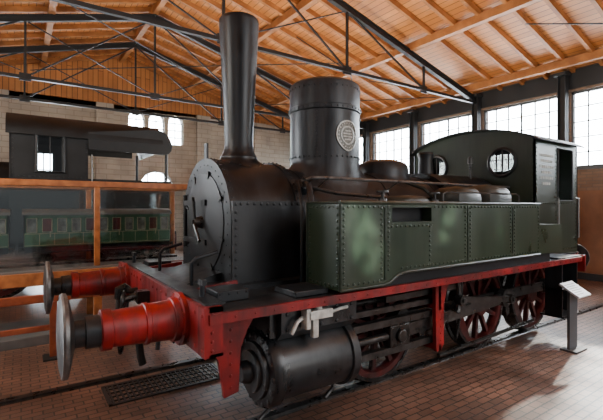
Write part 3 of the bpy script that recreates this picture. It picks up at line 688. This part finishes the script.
    pts = [(3.78+.06*math.cos(a)-.06, Y(s, 1.04), .78+.18*math.sin(a)) for a in [-1.2+.2*k for k in range(13)]]
    MB().tube(pts, .03, 8).build('expansion_link', 'dsteel', L)
    MB().beam((3.76, Y(s, 1.02), .88), (2.75, Y(s, .98), .86), .03, .055).build('radius_rod', 'steel', L)
    MB().beam((3.8, Y(s, 1.12), .95), (5.5, Y(s, 1.12), .97), .025, .05).build('reversing_rod', 'dsteel', L)
    for x in AX:
        wheel(x, Y(s, .755), RW, s, ZW, L, PIN)
        sp = MB()
        for k in range(5): sp.box(x-.40+k*.07, x+.40-k*.07, Y(s, .64), Y(s, .70), .985-.018*k-.012, .985-.018*k+.004)
        sp.build('leaf_spring', 'dsteel', L)
    for x in (AX[0]+.62, AX[1]+.6):
        MB().prism([(x, .30), (x+.06, .34), (x+.07, .62), (x+.02, .68), (x-.02, .62), (x-.03, .40)], 'y', Y(s, .70), Y(s, .80)).build('brake_block', 'dsteel', L)
    MB().tube([(3.5, Y(s, 1.0), .20), (5.4, Y(s, 1.0), .26)], .022).build('brake_rod', 'dsteel', L)
    MB().tube([(4.0, Y(s, .92), 1.03), (4.0, Y(s, .92), .75), (4.05, Y(s, .86), .45), (4.08, Y(s, .8), .22)], .018).build('sand_pipe', 'dsteel', L)
MB().box(1.45, 6.1, CY-.58, CY+.58, .62, 1.0).build('well_tank', 'dull', L)

# ------------------------------------------------------------------ second locomotive (behind the case)
K = thing('black_locomotive', 'black locomotive with a large cab standing behind the wooden display case', 'locomotive', (-1, 9.95, .03))
KC = 9.95
def kside(yy, s):
    a, b = (2.34, 2.98) if s > 0 else (2.2, 3.0)
    m = MB().box(-.15, .22, yy, yy+.03*s, 1.2, 3.2).box(.22, .64, yy, yy+.03*s, 1.2, a).box(.22, .64, yy, yy+.03*s, b, 3.2).box(.64, 1.04, yy, yy+.03*s, 1.2, 3.2).box(1.04, 2.6, yy, yy+.03*s, 1.2, 2.24)
    m.rivets((-.1, yy, 2.25), (1.0, yy, 2.25), 16, (0, -s, 0), .016).rivets((1.1, yy, 2.18), (2.55, yy, 2.18), 20, (0, -s, 0), .016)
    m.rivets((-.12, yy, 2.3), (-.12, yy, 3.15), 11, (0, -s, 0), .016).rivets((1.01, yy, 2.3), (1.01, yy, 3.15), 11, (0, -s, 0), .016)
    o = m.build('cab_side', 'dull', K)
    MB().tube([(.22, yy-.02*s, a), (.22, yy-.02*s, b), (.64, yy-.02*s, b), (.64, yy-.02*s, a)], .035, 6, True).box(.42, .44, yy-.01*s, yy+.02*s, a, b).build('window_trim', 'sheet', o)
    MB().box(.22, .64, yy+.01*s, yy+.014*s, a, b).build('pane', 'glass', o)
    MB().tube([(1.1, yy-.04*s, 1.4), (1.1, yy-.04*s, 2.7)], .014).build('grab_rail', 'steel', o)
kside(8.6, 1); kside(11.3, -1)
def kr(z0, h, w, t):
    o_ = [(KC+w*math.cos(PI*i/32), z0+h*math.sin(PI*i/32)**.75) for i in range(33)]
    i_ = [(KC+(w-t)*math.cos(PI*i/32), z0+(h-t)*math.sin(PI*i/32)**.75) for i in range(33)]
    return o_+i_[::-1]
MB().prism(kr(2.98, .52, 1.43, .05), 'x', -.22, 2.40).build('cab_roof', 'dull', K)
sk = [(1.04, 2.78), (1.04, 3.12), (2.20, 3.28), (2.36, 3.26), (2.48, 3.20), (2.56, 3.10), (2.60, 2.97), (2.58, 2.87), (2.52, 2.80), (2.42, 2.78)]
MB().prism(sk, 'y', 8.53, 8.58).build('roof_skirt', 'dull', K, .008)
er = [(2.36, 3.28), (2.46, 3.23), (2.54, 3.15), (2.59, 3.05), (2.60, 2.95), (2.57, 2.95), (2.56, 3.04), (2.51, 3.13), (2.44, 3.20), (2.35, 3.24)]
MB().prism(er, 'y', 8.56, 11.34).build('roof_end', 'dull', K)
MB().prism([(KC-1.35, 1.2), (KC+1.35, 1.2)]+[(KC+1.35*math.cos(PI*i/20), 3.05+.36*math.sin(PI*i/20)) for i in range(21)], 'x', -.17, -.14).build('cab_front', 'dull', K)
MB().box(2.5, 2.6, 8.63, 11.27, 1.2, 2.1).build('bunker_back', 'dull', K)
for ya in (8.63, 11.25): MB().cyl((2.50, ya, 2.1), (2.50, ya, 3.05), .03).build('roof_post', 'dull', K)
MB().lathe((-4.8, KC, 1.95), (1, 0, 0), [(0, .6), (.02, .65), (4.63, .65)], 40).build('boiler', 'dull', K)
MB().lathe((-2.2, KC, 0), (0, 0, 1), [(2.4, .5), (2.6, .42), (3.1, .40), (3.2, .3), (3.25, .02)], 32).build('steam_dome', 'dull', K)
MB().lathe((-4.2, KC, 0), (0, 0, 1), [(2.5, .4), (2.65, .25), (3.6, .22), (3.65, .28), (3.75, .28)], 32).build('chimney', 'dull', K)
MB().box(-4.9, 2.7, 8.6, 11.3, 1.14, 1.2).build('footplate', 'dull', K)
for yy in (9.0, 10.86): MB().box(-4.8, 2.7, yy, yy+.04, .6, 1.14).build('frame_plate', 'dull', K)
MB().box(2.66, 2.72, 8.65, 11.25, .8, 1.15).build('buffer_beam', 'darkred', K)
for s in (-1, 1):
    for x in (-3.6, -2.0, -.4, 1.4): wheel(x, KC+s*.755, .66, s, .69, K, (.2, -.1), 'darkred', 12)
    MB().beam((-3.4, KC+s*.9, .59), (1.6, KC+s*.9, .59), .04, .1).build('coupling_rod', 'dsteel', K)

# ------------------------------------------------------------------ display case with model coaches
DX0, DX1, DY0, DY1 = -2.2, 2.12, 6.0, 6.9
D = thing('display_case', 'long glazed display case with reddish wooden frame left of the locomotive', 'display case', ((DX0+DX1)/2, 6.45, 0))
MB().box(DX0+.02, DX1-.02, DY0, DY1, .86, .93).build('case_floor', 'plinth', D, .01)
for yy in (DY0-.04, DY1):
    MB().box(DX0, DX1, yy, yy+.04, .74, .90).build('bottom_rail', 'wood', D, .008)
for yy in (DY0, DY1-.07):
    MB().box(DX0, DX1, yy, yy+.07, 1.97, 2.05).build('top_rail', 'wood', D, .008)
    for xx in (DX0, -.72, .80, DX1-.07): MB().box(xx, xx+.07, yy, yy+.07, .93, 1.97).build('corner_post', 'wood', D, .008)
for xx in (DX0, DX1-.07): MB().box(xx, xx+.07, DY0+.07, DY1-.07, 1.97, 2.05).build('end_rail', 'wood', D, .008)
MB().box(DX0+.07, DX1-.07, DY0+.03, DY0+.036, .93, 1.97).build('glass_pane', 'caseglass', D)
MB().box(DX0+.07, DX1-.07, DY1-.036, DY1-.03, .93, 1.97).build('glass_pane', 'caseglass', D)
MB().box(DX0+.05, DX1-.05, DY0+.05, DY1-.05, 2.0, 2.006).build('glass_top', 'caseglass', D)
for xx in (DX0+.05, -.7, .8, DX1-.15):
    for yy in (DY0+.04, DY1-.14): MB().box(xx, xx+.1, yy, yy+.1, .12, .86).build('case_leg', 'wood', D, .008)
MB().box(DX0, DX1, DY0-.02, DY1+.02, 0, .12).build('plinth', 'plinth', D, .01)
MB().box(DX0+.1, DX1-.1, 6.40, 6.50, .93, .955).build('model_track', 'dsteel', D)

def coach(loc, label):
    x0, x1, yc, zb = loc[0]-.92, loc[0]+.92, 6.45, .955
    T = thing('model_coach', label, 'model coach', (loc[0], yc, zb), 'model railway coaches in the display case')
    w = .19; h = .04
    MB().box(x0, x1, yc-w, yc+w, zb+.20+h, zb+.38+h).build('lower_body', 'mgreen', T, .006)
    up = MB()
    n = 11
    for s in (-1, 1):
        yy = yc+s*w
        up.box(x0, x1, yy-s*.02, yy, zb+.57+h, zb+.61+h)
        for k in range(n+1):
            x = x0+(x1-x0)*k/n; up.box(max(x0, x-.03), min(x1, x+.03), yy-s*.02, yy, zb+.38+h, zb+.58+h)
    for x in (x0, x1-.02): up.box(x, x+.02, yc-w, yc+w, zb+.38+h, zb+.61+h)
    up.build('upper_body', 'mgreen', T)
    wn_ = MB()
    for s in (-1, 1):
        yy = yc+s*(w-.01)
        for k in range(n):
            xa = x0+(x1-x0)*k/n+.03; xb = x0+(x1-x0)*(k+1)/n-.03
            wn_.tube([(xa, yy+s*.01, zb+.39+h), (xa, yy+s*.01, zb+.565+h), (xb, yy+s*.01, zb+.565+h), (xb, yy+s*.01, zb+.39+h)], .006, 4, True)
        wn_.box(x0, x1, yc+s*w, yc+s*(w+.004), zb+.365+h, zb+.373+h).box(x0, x1, yc+s*w, yc+s*(w+.004), zb+.215+h, zb+.221+h)
        for k in range(n+1):
            x = x0+(x1-x0)*k/n; wn_.box(max(x0, x-.003), min(x1, x+.003), yc+s*w, yc+s*(w+.004), zb+.22+h, zb+.37+h)
    wn_.build('window_frames', 'cream', T)
    MB().box(x0+.02, x1-.02, yc-w+.03, yc+w-.03, zb+.38+h, zb+.58+h).build('window_glazing', 'mwin', T)
    for s in (-1, 1):
        for k in (1, 4, 6, 9):
            xa = x0+(x1-x0)*k/n+.035; xb = x0+(x1-x0)*(k+1)/n-.035
            MB().box(xa, xb, yc+s*(w-.028), yc+s*(w-.022), zb+.40+h, zb+.56+h).build('red_curtain', 'mred', T)
            MB().box(xb-.02, xb-.008, yc+s*w, yc+s*(w+.012), zb+.32+h, zb+.40+h).build('door_handle', 'cream', T)
    ra = [(yc+(w+.02)*math.cos(PI*i/14), zb+.61+h+.08*math.sin(PI*i/14)) for i in range(15)]
    MB().prism(ra, 'x', x0-.02, x1+.02).build('roof', 'mgrey', T)
    ch = MB().box(x0, x1, yc-.15, yc+.15, zb+.165, zb+.20+h)
    for s in (-1, 1): ch.box(x0+.1, x1-.1, yc+s*.14, yc+s*.22, zb+.15, zb+.17)
    ch.build('chassis', 'black', T)
    for x in (x0+.28, loc[0], x1-.28):
        for s in (-1, 1):
            MB().lathe((x, yc+s*.1, zb+.085), (0, s, 0), [(-.02, .085), (-.012, .085), (-.01, .078), (.02, .076), (.02, .06), (.008, .055), (.008, .02), (.03, .018)], 24).build('wheel', 'dsteel', T)
    for x, d in ((x0, -1), (x1, 1)):
        for s in (-1, 1): MB().lathe((x, yc+s*.11, zb+.20), (d, 0, 0), [(0, .02), (.05, .015), (.051, .03), (.06, .03)], 14).build('buffer', 'dsteel', T)
    return T
coach((.95, 0), 'green model passenger coach in full view behind the glass of the display case')
coach((-1.05, 0), 'green model passenger coach cut off by the left edge of the photo')

# ------------------------------------------------------------------ information stand
SX, SY = 5.45, 2.18
S = thing('information_stand', 'short grey slab stand with a tilted pale text panel beside the locomotive cab', 'sign stand', (SX, SY, 0))
MB().box(SX-.14, SX+.14, SY-.09, SY+.09, 0, .02).build('base_plate', 'signgrey', S)
MB().box(SX-.10, SX+.10, SY+.0, SY+.03, .02, .70).build('support_slab', 'signgrey', S)
tpo = MB().beam((SX, SY-.12, .66), (SX, SY+.09, .79), .32, .022, (0, -.5, .8)).build('text_panel', 'paper', S)
for k in range(6):
    f = .14+k*.13; y = SY-.12+.21*f; z = .66+.13*f+.0145
    MB().beam((SX-.13, y, z), (SX-.13+random.uniform(.17, .25), y, z), .006, .002, (0, -.53, .85)).build('text_line', 'ink', tpo)

# ------------------------------------------------------------------ light
w = bpy.data.worlds.new('sky'); bpy.context.scene.world = w; w.use_nodes = True; nt = w.node_tree
bg = nt.nodes['Background']
tc = nt.nodes.new('ShaderNodeTexCoord'); dt = nt.nodes.new('ShaderNodeVectorMath'); dt.operation = 'DOT_PRODUCT'; dt.inputs[1].default_value = (.55, .83, .3)
nt.links.new(tc.outputs['Generated'], dt.inputs[0])
mr = nt.nodes.new('ShaderNodeMapRange'); mr.inputs['From Min'].default_value = .1; mr.inputs['From Max'].default_value = .4; mr.inputs['To Min'].default_value = .16; mr.inputs['To Max'].default_value = 40
nt.links.new(dt.outputs['Value'], mr.inputs['Value']); nt.links.new(mr.outputs['Result'], bg.inputs['Strength'])
bg.inputs['Color'].default_value = (.9, .95, 1, 1)
sl = bpy.data.lights.new('sun', 'SUN'); sl.energy = 6; sl.angle = math.radians(1.2); sl.color = (1, .92, .8)
so = bpy.data.objects.new('sun', sl); C.objects.link(so); so.rotation_euler = Vector((-.87, -.2, -.45)).to_track_quat('-Z', 'Y').to_euler()

def area(loc, tgt, size, e, col=(1, 1, 1), sy=None):
    l = bpy.data.lights.new('fill_light', 'AREA'); l.energy = e; l.color = col; l.size = size  # added fill lamp, not a fixture of the hall
    if sy: l.shape = 'RECTANGLE'; l.size_y = sy
    o = bpy.data.objects.new('fill_light', l); C.objects.link(o); o.location = loc
    o.rotation_euler = (Vector(tgt)-Vector(loc)).to_track_quat('-Z', 'Y').to_euler(); return o
def spot(loc, tgt, ang, e, col=(1, .97, .94), blend=.3, roll=0., sc=(1, 1), broken=0.):
    l = bpy.data.lights.new('patch_spot', 'SPOT'); l.energy = e; l.color = col; l.spot_size = math.radians(ang); l.spot_blend = blend; l.shadow_soft_size = .04
    if broken:   # noise breaks the added beam into irregular patches, standing in for window sunlight
        l.use_nodes = True; t = l.node_tree; em = t.nodes['Emission']
        tcx = t.nodes.new('ShaderNodeTexCoord'); nz = t.nodes.new('ShaderNodeTexNoise'); nz.inputs['Scale'].default_value = broken; nz.inputs['Detail'].default_value = 5; nz.inputs['Roughness'].default_value = .65
        rp_ = t.nodes.new('ShaderNodeMapRange'); rp_.inputs['From Min'].default_value = .40; rp_.inputs['From Max'].default_value = .64
        t.links.new(tcx.outputs['Normal'], nz.inputs['Vector']); t.links.new(nz.outputs['Fac'], rp_.inputs['Value']); t.links.new(rp_.outputs['Result'], em.inputs['Strength'])
    o = bpy.data.objects.new('patch_spot', l); C.objects.link(o); o.location = loc
    q = (Vector(tgt)-Vector(loc)).to_track_quat('-Z', 'Y'); m = q.to_matrix() @ Matrix.Rotation(roll, 3, 'Z')
    o.rotation_euler = m.to_euler(); o.scale = (sc[0], sc[1], 1); return o
area((4.5, -4, 4.2), (4, 3.6, 1.0), 3, 260, (.97, .98, 1))  # added fill on the near side of the locomotive
area((-3, -1.5, 4.0), (1.2, 3, 1.0), 1.6, 26, (.97, .98, 1))  # added weak fill for the front end
area((5.0, -3.4, 1.2), (3.6, 2.8, .6), 1.4, 45, (1, .98, .95))  # added low fill for the running gear
area((7.5, -2.2, 2.3), (7.5, -1.4, 8), 2.5, 360, (1, .91, .77))  # added uplight out of view, brightens the roof boards
area((5.0, 6.6, 1.5), (5.2, 7.2, 8), 1.8, 360, (1, .91, .77))  # added uplight hidden behind the locomotive, for the ceiling
area((-3.5, 5, 3.0), (1.5, 12, 7), 2.5, 300, (1, .92, .8))  # added uplight off to the left, for the far roof
area((-2.5, 3.5, 4.2), (1.0, 9, 1.8), 1.6, 90, (1, .97, .92))  # added fill for the case and black locomotive
spot((.5, -3.5, 4.6), (2.20, 2.33, 1.46), 5.6, 12000, blend=.9, roll=.5, sc=(.62, 1), broken=65)  # added spot stands in for a sun patch on the front tank panel
spot((2.5, -3.5, 4.6), (3.23, 2.33, 1.56), 4.0, 9000, blend=.9, roll=-.5, sc=(.5, 1), broken=70)  # added spot for the next sun patch along the tank
spot((4.5, -3.5, 4.6), (4.1, 2.33, 1.5), 4.4, 4000, blend=.9, roll=.3, sc=(.35, 1), broken=75)  # added spot for a narrow sun patch toward the cab
spot((-1.5, -1.5, 4.2), (.62, 2.75, 1.0), 6, 660)  # added spot that brightens the near red buffer
spot((6.5, -3, 4.8), (4.6, 1.0, 0), 34, 2200, blend=.9, broken=9)  # added broad spot that brightens the floor at the right

cam = bpy.data.cameras.new('camera'); co_ = bpy.data.objects.new('camera', cam); C.objects.link(co_)
co_.location = (0, 0, 1.71); co_.rotation_euler = (PI/2, 0, -math.radians(34.5))
cam.sensor_width = 36; cam.lens = 408/603*36; cam.shift_y = -3/603; cam.clip_start = .05
bpy.context.scene.camera = co_
